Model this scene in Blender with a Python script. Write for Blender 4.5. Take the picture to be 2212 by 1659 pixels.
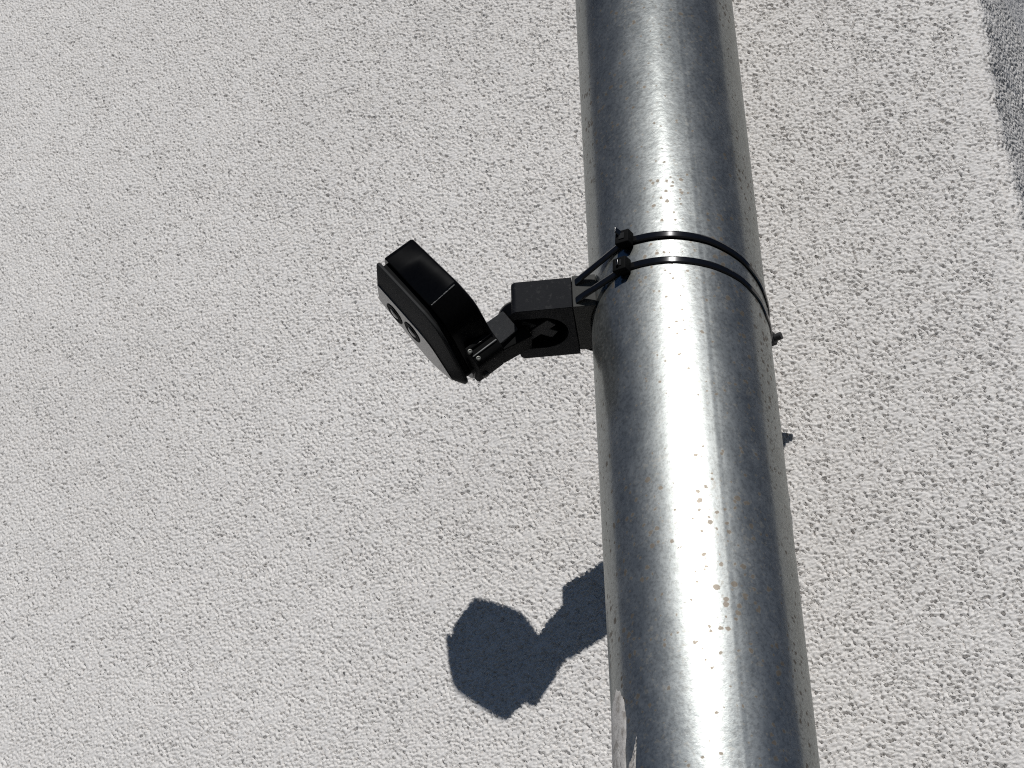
import bpy, bmesh, math, random
import numpy as np
from mathutils import Vector, Matrix

# ------------------------------------------------------------------ scene, camera, sky, sun
for o in list(bpy.data.objects): bpy.data.objects.remove(o)
scn = bpy.context.scene
COL = scn.collection
ZC = 2.276                      # height of the camera mount on the pipe
D = 0.136                       # pipe axis to wall face
R = 0.06                        # pipe radius
O = np.array([0.0, -D, ZC])     # pipe axis at the mount

cam = bpy.data.cameras.new('camera'); cam.lens = 69.17; cam.sensor_width = 36.0
cam.clip_start = 0.02; cam.clip_end = 500
camo = bpy.data.objects.new('camera', cam); COL.objects.link(camo)
def cam_axes(f=4250.0, yaw=math.radians(32.974)):
    up = np.array([940 - 1106, -5731 - 829.5, f]); up /= np.linalg.norm(up)
    h = np.array([0, 0, 1.0]) - up[2] * up; h /= np.linalg.norm(h)
    r = np.cross(h, up); r = r if r[0] > 0 else -r
    hw = np.array([-math.sin(yaw), math.cos(yaw), 0]); rw = np.array([math.cos(yaw), math.sin(yaw), 0])
    return np.outer(rw, r) + np.outer(hw, h) + np.outer(np.array([0, 0, 1.0]), up)
M = cam_axes()
m4 = Matrix.Identity(4)
for i in range(3):
    m4[i][0] = M[i, 0]; m4[i][1] = -M[i, 1]; m4[i][2] = -M[i, 2]
m4[0][3], m4[1][3], m4[2][3] = 0.50443, -D - 0.98936, 1.5
camo.matrix_world = m4
scn.camera = camo

SUN_EL, SUN_AZ = math.radians(33.5), math.radians(24.3)
to_sun = Vector((math.cos(SUN_EL) * math.sin(SUN_AZ), -math.cos(SUN_EL) * math.cos(SUN_AZ), math.sin(SUN_EL)))
world = bpy.data.worlds.new('World'); scn.world = world; world.use_nodes = True
wn = world.node_tree.nodes; wl = world.node_tree.links
sky = wn.new('ShaderNodeTexSky'); sky.sky_type = 'NISHITA'; sky.sun_disc = False
sky.sun_elevation = SUN_EL; sky.sun_rotation = math.atan2(to_sun.x, to_sun.y)
sky.altitude = 1200; sky.air_density = 0.9; sky.dust_density = 0.0; sky.ozone_density = 7.0
wn['Background'].inputs['Strength'].default_value = 0.05
wl.new(sky.outputs[0], wn['Background'].inputs[0])
sl = bpy.data.lights.new('sun', 'SUN'); sl.energy = 5.0; sl.angle = math.radians(0.53); sl.color = (1.0, 0.99, 0.97)
so = bpy.data.objects.new('sun', sl); COL.objects.link(so)
so.rotation_euler = (-to_sun).to_track_quat('-Z', 'Y').to_euler(); so.location = (2, -4, 5)
scn.view_settings.view_transform = 'Standard'; scn.view_settings.look = 'None'
scn.view_settings.exposure = -0.64; scn.view_settings.gamma = 1.0
scn.render.engine = 'CYCLES'
scn.cycles.use_denoising = False; scn.cycles.pixel_filter_type = 'BLACKMAN_HARRIS'; scn.cycles.filter_width = 1.15
scn.render.resolution_x = 1024; scn.render.resolution_y = 768

# ------------------------------------------------------------------ helpers
def link(o, parent=None):
    COL.objects.link(o)
    if parent is not None: o.parent = parent
    return o
def thing(name, label, cat, group=None):
    o = bpy.data.objects.new(name, None); o.empty_display_size = 0.02; COL.objects.link(o)
    o['label'] = label; o['category'] = cat
    if group: o['group'] = group
    return o
def mesh_obj(name, verts, faces, mat, parent=None, smooth=False):
    me = bpy.data.meshes.new(name); me.from_pydata([tuple(map(float, v)) for v in verts], [], faces)
    me.update()
    bm = bmesh.new(); bm.from_mesh(me); bmesh.ops.recalc_face_normals(bm, faces=bm.faces); bm.to_mesh(me); bm.free()
    me.materials.append(mat)
    if smooth: me.polygons.foreach_set('use_smooth', [True] * len(me.polygons))
    return link(bpy.data.objects.new(name, me), parent)
def bevel(o, w, seg=2, ang=35):
    b = o.modifiers.new('bevel', 'BEVEL'); b.width = w; b.segments = seg; b.limit_method = 'ANGLE'; b.angle_limit = math.radians(ang)
    for p in o.data.polygons: p.use_smooth = True
    w_ = o.modifiers.new('wn', 'WEIGHTED_NORMAL'); w_.keep_sharp = False
    return o
class Frame:
    def __init__(s, o, u, v, n): s.o = np.array(o, float); s.B = np.stack([np.array(k, float) for k in (u, v, n)], 1)
    def __call__(s, a, b, c): return s.o + s.B @ np.array([a, b, c])
def box_vf(F, a0, a1, b0, b1, c0, c1):
    vs = [F(a, b, c) for c in (c0, c1) for a, b in ((a0, b0), (a1, b0), (a1, b1), (a0, b1))]
    fs = [(3, 2, 1, 0), (4, 5, 6, 7), (0, 1, 5, 4), (1, 2, 6, 5), (2, 3, 7, 6), (3, 0, 4, 7)]
    return vs, fs
def prism_vf(F, poly, c0, c1):
    n = len(poly)
    vs = [F(a, b, c0) for a, b in poly] + [F(a, b, c1) for a, b in poly]
    fs = [tuple(range(n))[::-1], tuple(range(n, 2 * n))] + [(i, (i + 1) % n, n + (i + 1) % n, n + i) for i in range(n)]
    return vs, fs
def merge(*vfs):
    V, Fc = [], []
    for v, f in vfs:
        k = len(V); V += list(v); Fc += [tuple(i + k for i in q) for q in f]
    return V, Fc
def lathe_vf(F, prof, seg=32, close=True):
    """prof: list of (radius, height along c)"""
    vs, fs = [], []
    for r, h in prof:
        for i in range(seg):
            t = 2 * math.pi * i / seg; vs.append(F(r * math.cos(t), r * math.sin(t), h))
    for j in range(len(prof) - 1):
        for i in range(seg):
            fs.append((j * seg + i, j * seg + (i + 1) % seg, (j + 1) * seg + (i + 1) % seg, (j + 1) * seg + i))
    if close:
        fs.append(tuple(range(seg))[::-1]); k = (len(prof) - 1) * seg; fs.append(tuple(range(k, k + seg)))
    return vs, fs

# node helpers
class NT:
    def __init__(s, name):
        s.m = bpy.data.materials.new(name); s.m.use_nodes = True; s.t = s.m.node_tree; s.n = s.t.nodes
        s.b = s.n['Principled BSDF']; s.tc = s.n.new('ShaderNodeTexCoord')
    def node(s, typ, **kw):
        q = s.n.new(typ)
        for k, v in kw.items():
            if k in q.inputs: q.inputs[k].default_value = v
            else: setattr(q, k, v)
        return q
    def link(s, a, b): s.t.links.new(a, b)
    def mapping(s, scale=(1, 1, 1), src='Object'):
        q = s.n.new('ShaderNodeMapping'); q.inputs['Scale'].default_value = scale
        s.link(s.tc.outputs[src], q.inputs[0]); return q.outputs[0]
    def noise(s, vec, scale, detail=3, rough=0.5, dist=0.0):
        q = s.n.new('ShaderNodeTexNoise'); q.inputs['Scale'].default_value = scale; q.inputs['Detail'].default_value = detail
        q.inputs['Roughness'].default_value = rough; q.inputs['Distortion'].default_value = dist; s.link(vec, q.inputs['Vector']); return q.outputs['Fac']
    def ramp(s, fac, stops):
        q = s.n.new('ShaderNodeValToRGB'); e = q.color_ramp.elements
        while len(e) < len(stops): e.new(0.5)
        for k, (p, c) in enumerate(stops):
            e[k].position = p; e[k].color = (c, c, c, 1) if not isinstance(c, tuple) else (*c, 1)
        s.link(fac, q.inputs[0]); return q.outputs[0]
    def mix(s, fac, a, b):
        q = s.n.new('ShaderNodeMix'); q.data_type = 'RGBA'
        for k, v in ((0, fac), (6, a), (7, b)):
            if isinstance(v, (int, float)): q.inputs[k].default_value = v
            elif isinstance(v, tuple): q.inputs[k].default_value = (*v, 1)
            else: s.link(v, q.inputs[k])
        return q.outputs[2]
    def math(s, op, a, b=None, clamp=False):
        q = s.n.new('ShaderNodeMath'); q.operation = op; q.use_clamp = clamp
        for k, v in ((0, a), (1, b)):
            if v is None: continue
            if isinstance(v, (int, float)): q.inputs[k].default_value = v
            else: s.link(v, q.inputs[k])
        return q.outputs[0]
    def bump(s, h, dist, strength=1.0, normal=None):
        q = s.n.new('ShaderNodeBump'); q.inputs['Distance'].default_value = dist; q.inputs['Strength'].default_value = strength
        s.link(h, q.inputs['Height'])
        if normal is not None: s.link(normal, q.inputs['Normal'])
        return q.outputs[0]

# ------------------------------------------------------------------ materials
def mat_stucco(name, coarse):
    t = NT(name); v = t.mapping()
    big = t.noise(v, 3.0, 3); mid = t.noise(v, 26, 3); grain = t.noise(v, 330, 4, 0.6)
    c = t.mix(t.ramp(big, [(0.3, 0.0), (0.7, 1.0)]), (0.675, 0.652, 0.628), (0.730, 0.707, 0.683))
    c = t.mix(t.math('MULTIPLY', t.ramp(mid, [(0.35, 0.0), (0.75, 1.0)]), 0.15), c, (0.67, 0.635, 0.605))
    c = t.mix(t.math('MULTIPLY', t.ramp(grain, [(0.30, 1.0), (0.46, 0.0)]), 0.30), c, (0.44, 0.37, 0.32))
    t.link(c, t.b.inputs['Base Color']); t.b.inputs['Roughness'].default_value = 0.92
    t.b.inputs['Specular IOR Level'].default_value = 0.2
    fine = t.noise(v, 700, 3, 0.6)
    nrm = t.bump(fine, 0.0007, 0.6)
    if coarse:
        vr = t.n.new('ShaderNodeTexVoronoi'); vr.inputs['Scale'].default_value = 230; t.link(v, vr.inputs['Vector'])
        h = t.math('ADD', t.math('MULTIPLY', t.ramp(t.noise(v, 210, 2, 0.6), [(0.30, 0.0), (0.5, 1.0)]), 0.8), t.math('MULTIPLY', vr.outputs['Distance'], 0.5))
        nrm = t.bump(h, 0.0016, 1.0, nrm)
    t.link(nrm, t.b.inputs['Normal'])
    return t.m
STUCCO = mat_stucco('grey_white_render', False)
STUCCO_FAR = mat_stucco('grey_white_render_surround', True)

def mat_zinc():
    t = NT('galvanised_steel'); v = t.mapping(); vs = t.mapping((1, 1, 0.6)); vl = t.mapping((1, 1, 0.05))
    t.b.inputs['Metallic'].default_value = 1.0
    cloud = t.noise(vs, 70, 5, 0.68); fine = t.noise(v, 420, 3, 0.65); streak = t.noise(vl, 160, 3, 0.6); patch = t.noise(v, 9, 3, 0.6)
    base = t.mix(t.ramp(cloud, [(0.3, 0.0), (0.7, 1.0)]), (0.290, 0.303, 0.292), (0.350, 0.362, 0.350))
    base = t.mix(t.math('MULTIPLY', t.ramp(streak, [(0.45, 0.0), (0.62, 1.0)]), 0.20), base, (0.25, 0.262, 0.262))
    base = t.mix(t.math('MULTIPLY', t.ramp(fine, [(0.38, 1.0), (0.52, 0.0)]), 0.40), base, (0.18, 0.178, 0.165))
    # small brown spots, gathered in patches
    vo = t.n.new('ShaderNodeTexVoronoi'); vo.inputs['Scale'].default_value = 230; t.link(v, vo.inputs['Vector'])
    rnd = t.n.new('ShaderNodeSeparateColor'); t.link(vo.outputs['Color'], rnd.inputs[0])
    wob = t.noise(v, 520, 2)
    size = t.math('MULTIPLY', t.math('POWER', rnd.outputs[0], 1.7), 0.58)
    size = t.math('MULTIPLY', size, t.ramp(patch, [(0.36, 0.25), (0.58, 1.0)]))
    dd = t.math('ADD', vo.outputs['Distance'], t.math('MULTIPLY', t.math('SUBTRACT', wob, 0.5), 0.55))
    spot = t.math('MULTIPLY', t.math('SUBTRACT', size, dd), 7.0, True)
    sp2 = t.math('MULTIPLY', t.ramp(t.noise(v, 330, 2, 0.5), [(0.60, 0.0), (0.66, 1.0)]), t.ramp(t.noise(v, 22, 3, 0.6), [(0.42, 0.05), (0.56, 1.0)]))
    spot = t.math('MAXIMUM', spot, t.math('MULTIPLY', sp2, 0.5))
    col = t.mix(t.math('MULTIPLY', spot, 0.85), base, (0.080, 0.062, 0.045)); t.link(col, t.b.inputs['Base Color'])
    t.link(t.math('SUBTRACT', 1.0, t.math('MULTIPLY', spot, 0.06)), t.b.inputs['Metallic'])
    n1 = t.bump(t.noise(v, 260, 3, 0.6), 0.00008, 0.8)
    n2 = t.bump(t.noise(vs, 60, 3), 0.00025, 0.6, n1)
    # weathered drawn surface: broad across the tube, narrow along it
    rg = t.math('ADD', 0.265, t.math('MULTIPLY', cloud, 0.12))
    rg = t.math('ADD', rg, t.math('MULTIPLY', fine, 0.06))
    t.link(t.math('ADD', rg, t.math('MULTIPLY', spot, 0.10)), t.b.inputs['Roughness'])
    t.b.inputs['Anisotropic'].default_value = 0.74
    tg = t.n.new('ShaderNodeTangent'); tg.direction_type = 'RADIAL'; tg.axis = 'Z'
    t.link(tg.outputs[0], t.b.inputs['Tangent']); t.link(n2, t.b.inputs['Normal'])
    # smoother zinc film over it
    b2 = t.n.new('ShaderNodeBsdfAnisotropic'); t.link(n2, b2.inputs['Normal'])
    t.link(col, b2.inputs['Color']); t.link(t.math('ADD', 0.135, t.math('MULTIPLY', cloud, 0.06)), b2.inputs['Roughness'])
    mx = t.n.new('ShaderNodeMixShader'); t.link(t.math('MULTIPLY', t.math('SUBTRACT', 1.0, spot), 0.42), mx.inputs[0])
    t.link(t.b.outputs[0], mx.inputs[1]); t.link(b2.outputs[0], mx.inputs[2])
    t.link(mx.outputs[0], t.n['Material Output'].inputs['Surface'])
    return t.m
ZINC = mat_zinc()

def mat_plastic(name, col, rough, layer=0.0, spec=0.4, lay_dir=(0, 0, 1), speck=0.0, layscale=2600, bump=1.0):
    t = NT(name); v = t.mapping()
    nz = t.noise(v, 500, 3, 0.6); ns = t.noise(v, 60, 3)
    c2 = tuple(min(1, k * 1.7 + 0.004) for k in col)
    c = t.mix(t.math('MULTIPLY', nz, 0.6), col, c2)
    if speck:
        c = t.mix(t.math('MULTIPLY', t.ramp(t.noise(v, 260, 4, 0.7), [(0.56, 0.0), (0.70, 1.0)]), speck), c, (0.16, 0.155, 0.145))
    t.link(c, t.b.inputs['Base Color'])
    t.link(t.math('ADD', rough - 0.06, t.math('MULTIPLY', ns, 0.12)), t.b.inputs['Roughness'])
    t.b.inputs['Specular IOR Level'].default_value = spec
    nrm = t.bump(nz, 0.00012 * bump, 0.6)
    if layer:
        w = t.n.new('ShaderNodeTexWave'); w.wave_type = 'BANDS'; w.bands_direction = 'Z'
        w.inputs['Scale'].default_value = layscale / 6.283; w.inputs['Distortion'].default_value = 1.2; w.inputs['Detail'].default_value = 1.0
        w.inputs['Detail Scale'].default_value = 3.0
        t.link(v, w.inputs['Vector'])
        nrm = t.bump(w.outputs['Fac'], layer, 0.7, nrm)
    t.link(nrm, t.b.inputs['Normal'])
    return t.m
BLACK_GLOSS = mat_plastic('black_gloss_plastic', (0.0012, 0.0012, 0.0014), 0.16, 0.0, 0.07, bump=0.05)
BLACK_MATT = mat_plastic('black_matt_plastic', (0.0115, 0.0115, 0.0115), 0.65, 0.0, 0.2)
BLACK_MATT2 = mat_plastic('dull_black_plastic', (0.004, 0.004, 0.004), 0.75, 0.0, 0.08)
BLACK_BLOCK = mat_plastic('black_printed_plastic', (0.0040, 0.0045, 0.0062), 0.6, 0.00014, 0.13, speck=0.13)
GREY_PRINT = mat_plastic('dark_grey_printed_plastic', (0.040, 0.040, 0.037), 0.65, 0.00010, 0.2, speck=0.25)
ARM_PRINT = mat_plastic('worn_black_printed_plastic', (0.042, 0.043, 0.045), 0.55, 0.0004, 0.3, speck=0.40, layscale=7000)
ARM_DARK = mat_plastic('charcoal_printed_plastic', (0.016, 0.016, 0.017), 0.6, 0.0001, 0.2, speck=0.1)
BLACK_TIE = mat_plastic('black_nylon', (0.003, 0.003, 0.0034), 0.12, 0.0, 0.55, bump=0.01)
BLACK_STEEL = mat_plastic('black_steel', (0.012, 0.012, 0.013), 0.55, 0.0, 0.35)
def mat_simple(name, col, rough, metal=0.0, spec=0.5):
    t = NT(name); v = t.mapping(); nz = t.noise(v, 300, 3)
    t.link(t.mix(nz, tuple(k * 0.8 for k in col), tuple(min(1, k * 1.2) for k in col)), t.b.inputs['Base Color'])
    t.b.inputs['Roughness'].default_value = rough; t.b.inputs['Metallic'].default_value = metal
    t.b.inputs['Specular IOR Level'].default_value = spec
    t.link(t.bump(nz, 0.00005, 0.4), t.b.inputs['Normal'])
    return t.m
WINDOW = mat_simple('tinted_acrylic', (0.02, 0.02, 0.02), 0.08)
LENS_HOLE = mat_simple('lens_barrel_black', (0.004, 0.004, 0.004), 0.7, 0.0, 0.1)
LENS_GLASS = mat_simple('lens_glass', (0.003, 0.003, 0.005), 0.05)
GLINT = mat_simple('painted_glint', (0.17, 0.17, 0.165), 0.45, 0.0, 0.4)  # pale colour that paints highlight lines on shell and lug
SCREW = mat_simple('dull_steel', (0.13, 0.13, 0.12), 0.5, 1.0)
def mat_mortar():
    t = NT('dried_render_stain'); v = t.mapping(); a = t.noise(v, 130, 4, 0.65); b = t.noise(v, 420, 3, 0.6)
    c = t.mix(t.ramp(a, [(0.36, 0.0), (0.52, 1.0)]), (0.26, 0.23, 0.20), (0.60, 0.57, 0.535))
    t.link(t.mix(t.math('MULTIPLY', b, 0.5), c, (0.50, 0.47, 0.44)), t.b.inputs['Base Color'])
    t.b.inputs['Roughness'].default_value = 0.9; t.link(t.bump(b, 0.0004), t.b.inputs['Normal'])
    return t.m
MORTAR = mat_mortar()
def mat_ground():
    t = NT('dark_tarmac'); v = t.mapping(); a = t.noise(v, 1.5, 5); b = t.noise(v, 90, 4, 0.7)
    t.link(t.mix(b, t.mix(a, (0.022, 0.023, 0.025), (0.032, 0.033, 0.035)), (0.045, 0.045, 0.046)), t.b.inputs['Base Color'])
    t.b.inputs['Roughness'].default_value = 0.9; t.link(t.bump(b, 0.01), t.b.inputs['Normal'])
    return t.m
TARMAC = mat_ground()

# ------------------------------------------------------------------ ground
g = mesh_obj('ground', [(-150, -300, 0), (150, -300, 0), (150, 150, 0), (-150, 150, 0)], [(0, 1, 2, 3)], TARMAC)
g['kind'] = 'structure'

# ------------------------------------------------------------------ house wall: rendered face turning a rounded corner
rng = np.random.default_rng(7)
NP, STEP = 2304, 0.00065                      # periodic height tile, 1.5 m
fx = np.fft.fftfreq(NP, STEP); k = np.sqrt(fx[:, None] ** 2 + fx[None, :] ** 2)
ks = np.sqrt((fx[:, None] * 1.35) ** 2 + fx[None, :] ** 2)
def band(lo, hi, kk=k):
    """noise with wavelengths between lo and hi metres"""
    w = np.exp(-(kk * lo * 0.75) ** 4) * (1 - np.exp(-(kk * hi) ** 4))
    a = np.fft.ifft2(np.fft.fft2(rng.standard_normal((NP, NP)).astype(np.float32)) * w).real
    return a / a.std()
n1 = band(0.0018, 0.0046, ks); n2 = band(0.0013, 0.0024, ks); n3 = band(0.010, 0.040, ks); n4 = band(0.08, 0.3); n5 = band(0.0040, 0.010, ks); n6 = band(0.03, 0.16, ks)
sm = 1 / (1 + np.exp(-2.8 * (n3 + 1.15)))     # smeared smooth patches where this is low
p1 = np.clip(-(n1 + 0.30 * n2 + 0.30 * n5 + 0.08 + 0.16 * n6), 0, 1.5) / 1.5    # pits between the grains
p2 = np.clip(-(n5 + 0.4 * n1 + 1.55), 0, 1.0)                                    # a few larger hollows
Hm = (-0.0026 * p1 ** 0.75 - 0.0022 * p2 + 0.00030 * np.tanh(n1) + 0.00012 * n2) * (0.35 + 0.65 * sm) + 0.00010 * n3 + 0.00030 * n4
# float scratches: short arcs dragged by stones under the trowel
for q in range(420):
    L = rng.uniform(0.008, 0.045); th = rng.normal(0.15, 0.55); cv = rng.normal(0, 25); a0, b0 = rng.uniform(0, NP, 2); dep = rng.uniform(0.0006, 0.0020)
    nst = int(L / STEP * 1.6); tt = np.linspace(0, L, nst); ang = th + cv * tt
    pa = a0 + np.cumsum(np.cos(ang)) * (L / nst) / STEP; pb = b0 + np.cumsum(np.sin(ang)) * (L / nst) / STEP
    dd = dep * np.sin(np.pi * tt / L) * rng.uniform(0.3, 1.0, nst)
    for oa in (-1, 0, 1):
        for ob in (-1, 0, 1):
            ia = (np.round(pa).astype(int) + oa) % NP; ib = (np.round(pb).astype(int) + ob) % NP
            Hm[ia, ib] -= dd * (0.5 if oa == 0 and ob == 0 else 0.22)
Hm = Hm.astype(np.float32); del n1, n2, n3, n4, n5, n6, p1, p2, sm
def hmap(s, z):
    a = (s / STEP) % NP; b = (z / STEP) % NP
    i = np.floor(a).astype(int); j = np.floor(b).astype(int); fa = a - i; fb = b - j
    i %= NP; j %= NP; i1 = (i + 1) % NP; j1 = (j + 1) % NP
    return (Hm[i, j] * (1 - fa) + Hm[i1, j] * fa) * (1 - fb) + (Hm[i, j1] * (1 - fa) + Hm[i1, j1] * fa) * fb

XC, RC = 0.206, 0.012                         # corner position and rounding
ARC = RC * math.pi / 2
S0, S1 = -0.99, XC - RC + ARC + 0.130          # arc-length coordinate along the wall
def zlim(s):
    t = (s - S0) / (S1 - S0)
    return ZC - 0.16 - 0.23 * t, ZC + 0.96 - 0.64 * t
def surf(s):
    """position and normal of the smooth wall at arc length s"""
    s = np.asarray(s); x = np.array(s, float); y = np.zeros_like(x); nx = np.zeros_like(x); ny = -np.ones_like(x)
    a = np.clip((s - (XC - RC)) / RC, 0, math.pi / 2); c = s > XC - RC
    x = np.where(c, XC - RC + RC * np.sin(a), x); y = np.where(c, RC - RC * np.cos(a), y)
    nx = np.where(c, np.sin(a), nx); ny = np.where(c, -np.cos(a), ny)
    e = np.maximum(s - (XC - RC) - ARC, 0); y = y + e
    return x, y, nx, ny
NXG, NZG = 1370, 1040
sg = np.linspace(S0, S1, NXG); zb, zt = zlim(sg)
tz = np.linspace(0, 1, NZG)
SS = np.repeat(sg[:, None], NZG, 1); ZZ = zb[:, None] + (zt - zb)[:, None] * tz[None, :]
hh = hmap(SS, ZZ)
# fade to nothing at the patch border, smoother trowelled strip along the corner
i_ = np.arange(NXG)[:, None]; j_ = np.arange(NZG)[None, :]
fade = np.clip(np.minimum(np.minimum(i_, NXG - 1 - i_), np.minimum(j_, NZG - 1 - j_)) / 22.0, 0, 1)
strip = np.exp(-((SS - (XC - RC - 0.008 + 0.006 * np.sin(ZZ * 23) + 0.004 * np.sin(ZZ * 61))) / 0.008) ** 2)
hh = hh * fade * (1 - 0.35 * strip)
wob = (0.0016 * np.sin(ZZ * 17 + 1) + 0.0012 * np.sin(ZZ * 43) + 0.0008 * np.sin(ZZ * 171)) * np.exp(-((SS - XC) / 0.05) ** 2) * fade
x, y, nx, ny = surf(sg)
PX = x[:, None] + nx[:, None] * hh + wob; PY = y[:, None] + ny[:, None] * hh
V = np.stack([PX, PY, ZZ], 2).reshape(-1, 3).astype(np.float32)
ii = (np.arange(NXG - 1)[:, None] * NZG + np.arange(NZG - 1)[None, :]).reshape(-1)
Q = np.stack([ii, ii + NZG, ii + NZG + 1, ii + 1], 1).astype(np.int32)
me = bpy.data.meshes.new('render_face'); nq = len(Q)
me.vertices.add(len(V)); me.vertices.foreach_set('co', V.ravel())
me.loops.add(nq * 4); me.loops.foreach_set('vertex_index', Q.ravel())
me.polygons.add(nq); me.polygons.foreach_set('loop_start', np.arange(0, nq * 4, 4, dtype=np.int32)); me.polygons.foreach_set('loop_total', np.full(nq, 4, np.int32))
me.polygons.foreach_set('use_smooth', np.ones(nq, bool)); me.update(calc_edges=True); me.validate()
me.materials.append(STUCCO)
wall = thing('house_wall', 'pale grey house wall with coarse scratched render and a rounded corner at right', 'wall')
link(bpy.data.objects.new('render_face', me), wall)
# the rest of the wall around it
verts, faces = [], []
def add_strip(pts_a, pts_b):
    kk = len(verts); n = len(pts_a); verts.extend(pts_a); verts.extend(pts_b)
    for q in range(n - 1): faces.append((kk + q, kk + q + 1, kk + n + q + 1, kk + n + q))
sel = np.unique(np.concatenate([np.linspace(0, NXG - 1, 160).astype(int), np.arange(np.searchsorted(sg, XC - RC) - 2, np.searchsorted(sg, XC - RC + ARC) + 3)]))
top = [(x[q], y[q], zt[q]) for q in sel]; bot = [(x[q], y[q], zb[q]) for q in sel]
add_strip(top, [(p[0], p[1], 6.2) for p in top]); add_strip([(p[0], p[1], -0.2) for p in bot], bot)
add_strip([(-7.0, 0, -0.2), (S0, 0, -0.2)], [(-7.0, 0, 6.2), (S0, 0, 6.2)])
ye = y[-1]
add_strip([(XC, ye, -0.2), (XC, 6.0, -0.2)], [(XC, ye, 6.2), (XC, 6.0, 6.2)])
mesh_obj('render_surround', verts, faces, STUCCO_FAR, wall)
tv, tf = prism_vf(Frame((0, 0, 0), (1, 0, 0), (0, 1, 0), (0, 0, 1)), [(-7.0, 0.06), (XC - 0.06, 0.06), (XC - 0.06, 6.0), (-7.0, 6.0)], -0.2, 6.19)
mesh_obj('masonry', tv, tf, STUCCO_FAR, wall)

# ------------------------------------------------------------------ drainpipe
pipe = thing('drainpipe', 'tall galvanised steel drainpipe with rust spots standing in front of the wall', 'drainpipe')
pipe.location = (0, -D, 0)
SEG = 256; prof = []
seam = math.radians(44)
for q in range(SEG):
    t = 2 * math.pi * q / SEG
    dlt = (t - seam + math.pi) % (2 * math.pi) - math.pi
    r = R + (0.00009 * math.exp(-((dlt + 0.012) / 0.022) ** 2) if dlt < 0.012 else -0.00006 * math.exp(-((dlt - 0.012) / 0.02) ** 2))
    prof.append((r * math.sin(t), -r * math.cos(t)))
zs = [0.02 + 0.12 * q for q in range(34)]
pv = [(a, b, z) for z in zs for a, b in prof]
pf = [(j * SEG + q, j * SEG + (q + 1) % SEG, (j + 1) * SEG + (q + 1) % SEG, (j + 1) * SEG + q) for j in range(len(zs) - 1) for q in range(SEG)]
mesh_obj('tube', pv, pf, ZINC, pipe, True)
_to_cam = Vector((0.454, -0.891, 0)); _ax = Vector((0, 0, 1)).cross(-_to_cam).normalized()
_rot = Matrix.Rotation(math.radians(2.2), 4, _ax)
pipe.matrix_world = Matrix.Translation((0, -D, ZC)) @ _rot @ Matrix.Translation((0, 0, -ZC))
# dried render splashes stuck on the pipe, low on its left side
def splash(name, outline, thick, seed):
    rr = random.Random(seed); n = len(outline)
    ca = sum(p[0] for p in outline) / n; cz = sum(p[1] for p in outline) / n
    vs, fs = [], []; rings = 7; m = 48
    def onout(t):
        f = t * n; a, b = int(f) % n, (int(f) + 1) % n; w = f - int(f)
        return outline[a][0] * (1 - w) + outline[b][0] * w, outline[a][1] * (1 - w) + outline[b][1] * w
    for j in range(rings):
        s = 1 - j / rings
        for q in range(m):
            az, z = onout(q / m); az = ca + (az - ca) * s + rr.uniform(-.5, .5) * 0.5; z = cz + (z - cz) * s + rr.uniform(-.001, .001)
            r = R - 0.0003 + (0 if j == 0 else thick * (0.85 + 0.3 * rr.random()))
            t = math.radians(az); vs.append((r * math.sin(t), -r * math.cos(t), z))
    for j in range(rings - 1):
        for q in range(m): fs.append((j * m + q, j * m + (q + 1) % m, (j + 1) * m + (q + 1) % m, (j + 1) * m + q))
    fs.append(tuple(range((rings - 1) * m, rings * m)))
    return mesh_obj(name, vs, fs, MORTAR, pipe, True)
zz = ZC
splash('render_splash', [(-39, zz - .296), (-33, zz - .300), (-29, zz - .309), (-27.5, zz - .320), (-28.5, zz - .332), (-31, zz - .341), (-31, zz - .36), (-30, zz - .385), (-44, zz - .395), (-66, zz - .38), (-68, zz - .34), (-58, zz - .315), (-47, zz - .300)], 0.0008, 1)
splash('render_splash', [(-19.5, zz - .336), (-20.5, zz - .343), (-22, zz - .352), (-23, zz - .37), (-29, zz - .375), (-29, zz - .352), (-24.5, zz - .346)], 0.0006, 2)

# ------------------------------------------------------------------ bracket that holds the pipe off the wall
br = thing('pipe_bracket', 'black steel bracket behind the drainpipe with a bolt end showing at right', 'bracket')
FW = Frame(O, (1, 0, 0), (0, 1, 0), (0, 0, 1))
ZB = 0.0012
bevel(mesh_obj('clamp_bar', *box_vf(FW, -.045, .0288, .0605, .0820, ZB - .009, ZB + .009), BLACK_STEEL, br), .0008)
bevel(mesh_obj('stand_off', *box_vf(FW, -.040, -.018, .0821, D - .0036, ZB - .008, ZB + .008), BLACK_STEEL, br), .0008)
bevel(mesh_obj('wall_plate', *box_vf(FW, -.060, -.010, D - .0035, D + .0010, ZB - .026, ZB + .026), BLACK_STEEL, br), .0008)
FB = Frame(O + np.array([0, .0757, ZB]), (0, 1, 0), (0, 0, 1), (1, 0, 0))
hexp = [(.0052 * math.cos(math.radians(60 * q)), .0052 * math.sin(math.radians(60 * q))) for q in range(6)]
nut = bevel(mesh_obj('nut', *prism_vf(FB, hexp, .0289, .0352), BLACK_STEEL, br), .0004)
thr = [(.0028 if q % 2 else .0025, .0353 + .00036 * q) for q in range(15)]
mesh_obj('bolt_end', *lathe_vf(FB, thr, 20), BLACK_STEEL, br)

# ------------------------------------------------------------------ the strapped-on camera with its ball joint block
cm = thing('outdoor_camera', 'black plastic two-lens camera on a ball-joint block strapped to the drainpipe', 'camera')
AN = math.radians(26.5)
av = (-math.cos(AN), -math.sin(AN), 0); bv = (-math.sin(AN), math.cos(AN), 0)
FA = Frame(O, av, bv, (0, 0, 1))              # along the block, towards the wall, up
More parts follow.
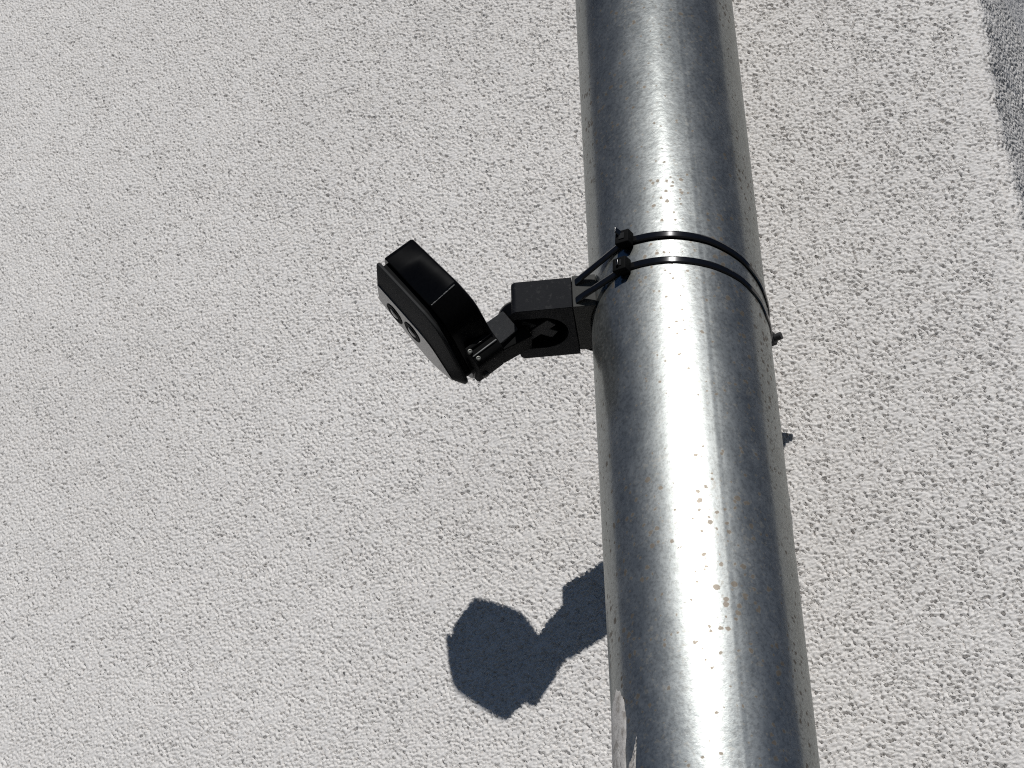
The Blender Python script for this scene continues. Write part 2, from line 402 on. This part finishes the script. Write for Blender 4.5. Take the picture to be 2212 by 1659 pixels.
# saddle that hugs the pipe
hd = .0262
t0 = math.asin(hd / (R + .0003))
arc = [((R + .0003) * math.cos(t), (R + .0003) * math.sin(t)) for t in np.linspace(-t0, t0, 24)]
sad = mesh_obj('saddle', *prism_vf(FA, [(.0704, hd), (.0704, -hd)] + arc, -.0118, .0142), GREY_PRINT, cm)
bevel(sad, .0006, 2, 50)
# ball-joint block: pocket open below and at the free end
x0, x1, hw, rc = .0707, .1126, .0265, .0042
def rounded(x1, hw, rc, n=6):
    p = [(x0, -hw)]
    p += [(x1 - rc + rc * math.sin(t), -hw + rc - rc * math.cos(t)) for t in np.linspace(0, math.pi / 2, n)]
    hb = hw + .0045
    p += [(x1 - rc + rc * math.cos(t), hb - rc + rc * math.sin(t)) for t in np.linspace(0, math.pi / 2, n)]
    return p + [(x0, hb)]
rs = .0178; cx = x0 + .0055 + rs; ry = .0012
outer = rounded(x1, hw, rc)
half = len(outer) // 2
inner = [(x1, rs + ry)] + [(cx - rs * math.sin(t), ry + rs * math.cos(t)) for t in np.linspace(0, math.pi, 24)] + [(x1, -rs + ry)]
front = outer[:half]; back = outer[half:]
zlo, zpk, zhi = -.0120, .0062, .0130
ring = front + [(x1, -rs + ry), (x1, rs + ry)] + back    # outer outline with the mouth of the pocket
nr = len(ring); km = len(front)                # mouth edge is km -> km + 1
inn = inner[1:-1]
bvs = [FA(a, b, zlo) for a, b in ring] + [FA(a, b, zhi) for a, b in ring]
ip = len(bvs); pk = [ring[km + 1]] + inn + [ring[km]]
bvs += [FA(a, b, zpk) for a, b in pk]; ib = len(bvs); bvs += [FA(a, b, zlo) for a, b in inn]
lowpk = [km + 1] + [ib + q for q in range(len(inn))] + [km]; toppk = [ip + q for q in range(len(pk))]
bfs = [tuple(range(nr, 2 * nr)), tuple(toppk)]
bfs += [(lowpk[q], lowpk[q + 1], toppk[q + 1], toppk[q]) for q in range(len(pk) - 1)]
for q in range(nr):
    w = (q + 1) % nr
    if q == km: bfs.append((toppk[-1], toppk[0], nr + w, nr + q))
    elif w == km: bfs.append((q, w, toppk[-1], nr + w, nr + q))
    elif q == km + 1: bfs.append((q, w, nr + w, nr + q, toppk[0]))
    else: bfs.append((q, w, nr + w, nr + q))
bfs.append(tuple(range(0, km + 1)) + tuple(lowpk[1:-1][::-1]) + tuple(range(km + 1, nr)))
blk = mesh_obj('joint_block', bvs, bfs, BLACK_BLOCK, cm)
bevel(blk, .0006, 2, 50)
# crossed grip inside the pocket
cc = FA(cx + .003, 0, 0)
for q, an in enumerate((40, -35)):
    ca, sa = math.cos(math.radians(an)), math.sin(math.radians(an))
    FG = Frame(cc, np.array(av) * ca + np.array(bv) * sa, -np.array(av) * sa + np.array(bv) * ca, (0, 0, 1))
    bevel(mesh_obj('grip_web', *box_vf(FG, -.0135, .0135, -.0042, .0042, -.0108 + .0012 * q, .0060), ARM_DARK, cm), .0005)
# ball
bc = FA(.1115, 0.001, .0005)
FBall = Frame(bc, av, bv, (0, 0, 1)); rb = .0138
mesh_obj('ball', *lathe_vf(FBall, [(max(.0002, rb * math.sin(t)), -rb * math.cos(t)) for t in np.linspace(0, math.pi, 22)], 40), BLACK_GLOSS, cm, True)

# head
hp = O + np.array([-.1571, -.0921, .0548])
hu, hv, hn = (0.409, 0.486, -0.773), (0.543, -0.810, -0.220), (-0.733, -0.330, -0.595)
FH = Frame(hp, hu, hv, hn)                       # along the head (down), across, towards its front
T = .0290; G = .0024
half_w = [  # along, near side at the back, near side at the front, far side
    (.000, .0285, .0285, .0285), (.0002, .0294, .0294, .0293), (.0007, .0300, .0300, .0298), (.0030, .0309, .0306, .0304), (.015, .0350, .0333, .0318), (.030, .0402, .0365, .0335),
    (.0490, .0467, .0400, .0350), (.0515, .0476, .0405, .0352), (.0525, .0478, .0406, .0353), (.0540, .0479, .0407, .0354), (.0570, .0481, .0406, .0354), (.064, .0485, .0402, .0350), (.069, .0480, .0385, .0340), (.074, .0453, .0345, .0310),
    (.079, .0395, .0285, .0262), (.083, .0345, .0230, .0215), (.0865, .0305, .0180, .0170), (.0895, .0286, .0140, .0135), (.092, .0278, .0105, .0105), (.094, .0272, .0080, .0080),
    (.096, .0268, .0055, .0055), (.0975, .0262, .0035, .0035), (.098, .0250, .0015, .0015)]
def outline(sc=1.0, cu=.045, cv=0.0, su=None, front=0.0):
    su = su or sc
    return [(cu + (u - cu) * su, cv + (a + (b - a) * front) * sc) for u, a, b, c in half_w] + [(cu + (u - cu) * su, cv - c * sc) for u, a, b, c in half_w[::-1]]
def loft(F, rings, cap0=True, cap1=True):
    n = len(rings[0][0]); vs, fs = [], []
    for poly, c in rings: vs += [F(a, b, c) for a, b in poly]
    for j in range(len(rings) - 1):
        for q in range(n): fs.append((j * n + q, j * n + (q + 1) % n, (j + 1) * n + (q + 1) % n, (j + 1) * n + q))
    if cap0: fs.append(tuple(range(n))[::-1])
    if cap1: fs.append(tuple(range((len(rings) - 1) * n, len(rings) * n)))
    return vs, fs
def smooth_by_angle(o, deg=40):
    for p in o.data.polygons: p.use_smooth = True
    bm = bmesh.new(); bm.from_mesh(o.data)
    for e in bm.edges:
        e.smooth = not (len(e.link_faces) == 2 and e.calc_face_angle(0) > math.radians(deg))
    bm.to_mesh(o.data); bm.free(); return o
fr = (T - .0050) / T
shell = mesh_obj('back_shell', *loft(FH, [(outline(.955, su=.975), .0), (outline(.985, su=.99), .0007), (outline(1.0), .0022), (outline(1.0, front=fr), T - .0050), (outline(.985, su=.992, front=fr), T - .0044)]), BLACK_GLOSS, cm)
smooth_by_angle(shell, 35)
mesh_obj('gasket', *loft(FH, [(outline(.90, su=.93, front=1), T - .0046), (outline(.90, su=.93, front=1), T + G - .0022)]), BLACK_MATT2, cm)
cover = mesh_obj('front_cover', *loft(FH, [(outline(.985, su=.992, front=1), T + G - .0026), (outline(1.0, front=1), T + G - .0020), (outline(1.0, front=1), T + G - .0006), (outline(.985, su=.99, front=1), T + G + .0002), (outline(.46, su=.86, front=1), T + G + .0050)]), BLACK_MATT, cm)
smooth_by_angle(cover, 30)
win = mesh_obj('window', *loft(FH, [(outline(.452, su=.852, front=1), T + G + .0049), (outline(.452, su=.852, front=1), T + G + .0054), (outline(.445, su=.846, front=1), T + G + .0057)]), WINDOW, cm)
smooth_by_angle(win, 30)
for lu, lv in ((.0255, -.0035), (.0460, .0020)):
    FL = Frame(FH(lu, lv, T + G + .0056), hu, hv, hn)
    ln = mesh_obj('lens', *lathe_vf(FL, [(.0088, .0), (.0088, .0004), (.0084, .0006), (.0078, .0005), (.0060, .0002)], 36), LENS_HOLE, cm)
    mesh_obj('lens_glass', *lathe_vf(FL, [(.0045, .00022), (.0042, .0006), (.0030, .0010), (.0014, .0012), (.0002, .00125)], 28), LENS_GLASS, ln, True)
# pale rod painting a highlight line across the shell's near edge
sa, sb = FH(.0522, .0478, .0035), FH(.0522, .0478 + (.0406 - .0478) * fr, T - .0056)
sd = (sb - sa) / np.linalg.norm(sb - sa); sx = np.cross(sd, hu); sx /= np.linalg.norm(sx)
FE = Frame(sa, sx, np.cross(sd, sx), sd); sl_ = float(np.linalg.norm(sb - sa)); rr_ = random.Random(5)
mesh_obj('glint_line', *lathe_vf(FE, [(.00018 + .00038 * rr_.random(), sl_ * q / 22) for q in range(23)], 8), GLINT, shell)
# neck lug and arm to the ball
lug = [(.0865, .0285), (.0930, .0276), (.0990, .0262), (.1015, .0235), (.1020, .0200), (.1020, -.0040), (.0995, -.0080), (.0865, -.0100)]
lg = mesh_obj('neck_lug', *prism_vf(FH, lug, .0004, T - .0065), BLACK_MATT2, cm); bevel(lg, .0008, 2, 40)
b_ball = np.linalg.solve(FH.B, np.array(bc) - FH.o)
bu, bw, bn = b_ball
arm = mesh_obj('arm', *loft(FH, [([(.0800, .0265), (.0980, .0255), (.0980, -.0060), (.0800, -.0060)], .0008), ([(bu - .0075, bw + .0130), (bu + .0095, bw + .0130), (bu + .0095, bw - .0150), (bu - .0075, bw - .0150)], bn + .0065)]), ARM_PRINT, cm); bevel(arm, .0008, 2, 40)
rib = mesh_obj('arm_rib', *loft(FH, [([(.0975, .0215), (.1018, .0215), (.1018, -.0050), (.0975, -.0050)], .0004), ([(bu + .0085, bw + .0095), (bu + .0185, bw + .0095), (bu + .0185, bw - .0135), (bu + .0085, bw - .0135)], bn + .0010)]), BLACK_MATT2, cm); bevel(rib, .0008, 2, 40)
for u_, v_ in ((.0895, .0287), (.0945, .0276)):  # beads added to draw the lug's highlight lines, one of them painted pale
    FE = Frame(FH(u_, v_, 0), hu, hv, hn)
    mesh_obj('glint_bead', *lathe_vf(FE, [(.0003, .0012), (.0006, .0016), (.0005, T - .0080), (.0003, T - .0075)], 12), GLINT if u_ > .092 else BLACK_GLOSS, lg, True)
for u_, v_, d_ in ((.0905, .0284, T * .72), (.0975, .0268, T * .66)):
    FS = Frame(FH(u_, v_, d_), hu, hn, hv)
    mesh_obj('screw', *lathe_vf(FS, [(.0018, -.001), (.0018, .0004), (.0015, .0008), (.0010, .0009), (.0009, .0004)], 20), SCREW, cm)
FS = Frame(FH(.1022, .004, T * .60), hv, hn, hu)
mesh_obj('screw', *lathe_vf(FS, [(.0024, -.001), (.0024, .0016), (.0018, .0022), (.0003, .0024)], 12), SCREW, cm)

# ------------------------------------------------------------------ two cable ties
def cyl_pt(az, z, r): t = math.radians(az); return np.array([r * math.sin(t), -r * math.cos(t), z])
def strap(path, w, th):
    """flat band along path; width vertical, thickness outward"""
    n = len(path); vs, fs = [], []
    for q in range(n):
        a = path[max(q - 1, 0)]; b = path[min(q + 1, n - 1)]; tan = b - a; tan /= np.linalg.norm(tan)
        out = np.cross(tan, (0, 0, 1)); out /= np.linalg.norm(out); wd = np.cross(out, tan)
        c = .0011
        for ow, oo in ((-w / 2, 0), (-w / 2, th * .6), (-w / 2 + c, th), (w / 2 - c, th), (w / 2, th * .6), (w / 2, 0)):
            vs.append(path[q] + wd * ow + out * oo)
    for q in range(n - 1):
        for k_ in range(6): fs.append((q * 6 + k_, q * 6 + (k_ + 1) % 6, q * 6 + 6 + (k_ + 1) % 6, q * 6 + 6 + k_))
    fs.append(tuple(range(6))[::-1]); fs.append(tuple(range((n - 1) * 6, n * 6)))
    return vs, fs
def cable_tie(label, zslot, zp, zback, head_az, tail):
    ct = thing('cable_tie', label, 'cable tie', 'cable ties round the pipe'); ct.location = O
    az_k = [p[0] for p in zp]; z_k = [p[1] for p in zp]
    r0 = R + .0002
    q1 = FA(.0672, -hd - .0002, zslot) - O; q0 = FA(.0664, -hd + .004, zslot) - O
    az1 = math.degrees(math.atan2(q1[0], -q1[1])); rq = math.hypot(q1[0], q1[1]); tan_az = az1 + math.degrees(math.acos(r0 / rq))
    zt_ = np.interp(tan_az, az_k, z_k)
    p1 = cyl_pt(tan_az, zt_, r0)
    path = [q0, q1] + [q1 + (p1 - q1) * f for f in np.linspace(0, 1, 12)[1:]]
    q2 = FA(.0672, hd + .0002, zback) - O; az2 = math.degrees(math.atan2(q2[0], -q2[1])) % 360
    t2 = az2 - math.degrees(math.acos(r0 / math.hypot(q2[0], q2[1])))
    for az in np.linspace(tan_az, t2, 120)[1:]: path.append(cyl_pt(az, np.interp(az, az_k + [t2], z_k + [zback]), r0))
    path += [q2, FA(.0664, hd - .004, zback) - O]
    smooth_by_angle(mesh_obj('strap', *strap(path, .0054, .0013), BLACK_TIE, ct), 25)
    ph = cyl_pt(head_az, np.interp(head_az, az_k, z_k), r0); ph2 = cyl_pt(head_az + 6, np.interp(head_az + 6, az_k, z_k), r0)
    tan = ph2 - ph; tan /= np.linalg.norm(tan); out = np.cross(tan, (0, 0, 1)); out /= np.linalg.norm(out); up = np.cross(out, tan)
    FT = Frame(ph, tan, up, out)
    hdm = mesh_obj('head', *box_vf(FT, -.0054, .0050, -.0052, .0050, .0006, .0080), BLACK_MATT2, ct); bevel(hdm, .0009, 2)
    mesh_obj('pawl', *box_vf(FT, -.0020, .0022, -.0022, .0022, .0081, .0086), BLACK_MATT, hdm)
    if tail:
        bevel(mesh_obj('tail', *box_vf(Frame(FT(-.001, .0022, .0076), tan * .55 * -1 + up * .45 + out * .7, up, np.cross(tan * -.55 + up * .45 + out * .7, up)), 0, tail, -.0021, .0021, -.0007, .0007), BLACK_TIE, ct), .0003)
    else:
        bevel(mesh_obj('tail', *box_vf(FT, -.0012, .0003, -.0022, .0022, .0078, .0100), BLACK_TIE, ct), .0003)
    return ct
cable_tie('upper black cable tie, its cut tail sticking up from the head', .0085, [(-30, .0190), (-2, .0188), (5, .0178), (26, .0157), (50, .0116), (74, .0046), (94, -.004), (105, -.010), (150, -.016)], .006, -3, .0050)
cable_tie('lower black cable tie, just below the other one on the drainpipe', -.0065, [(-30, -.0015), (-5, -.0020), (2, -.0028), (25, -.0052), (51, -.0091), (72, -.0135), (91, -.0204), (100, -.0268), (150, -.030)], -.008, -6, 0)
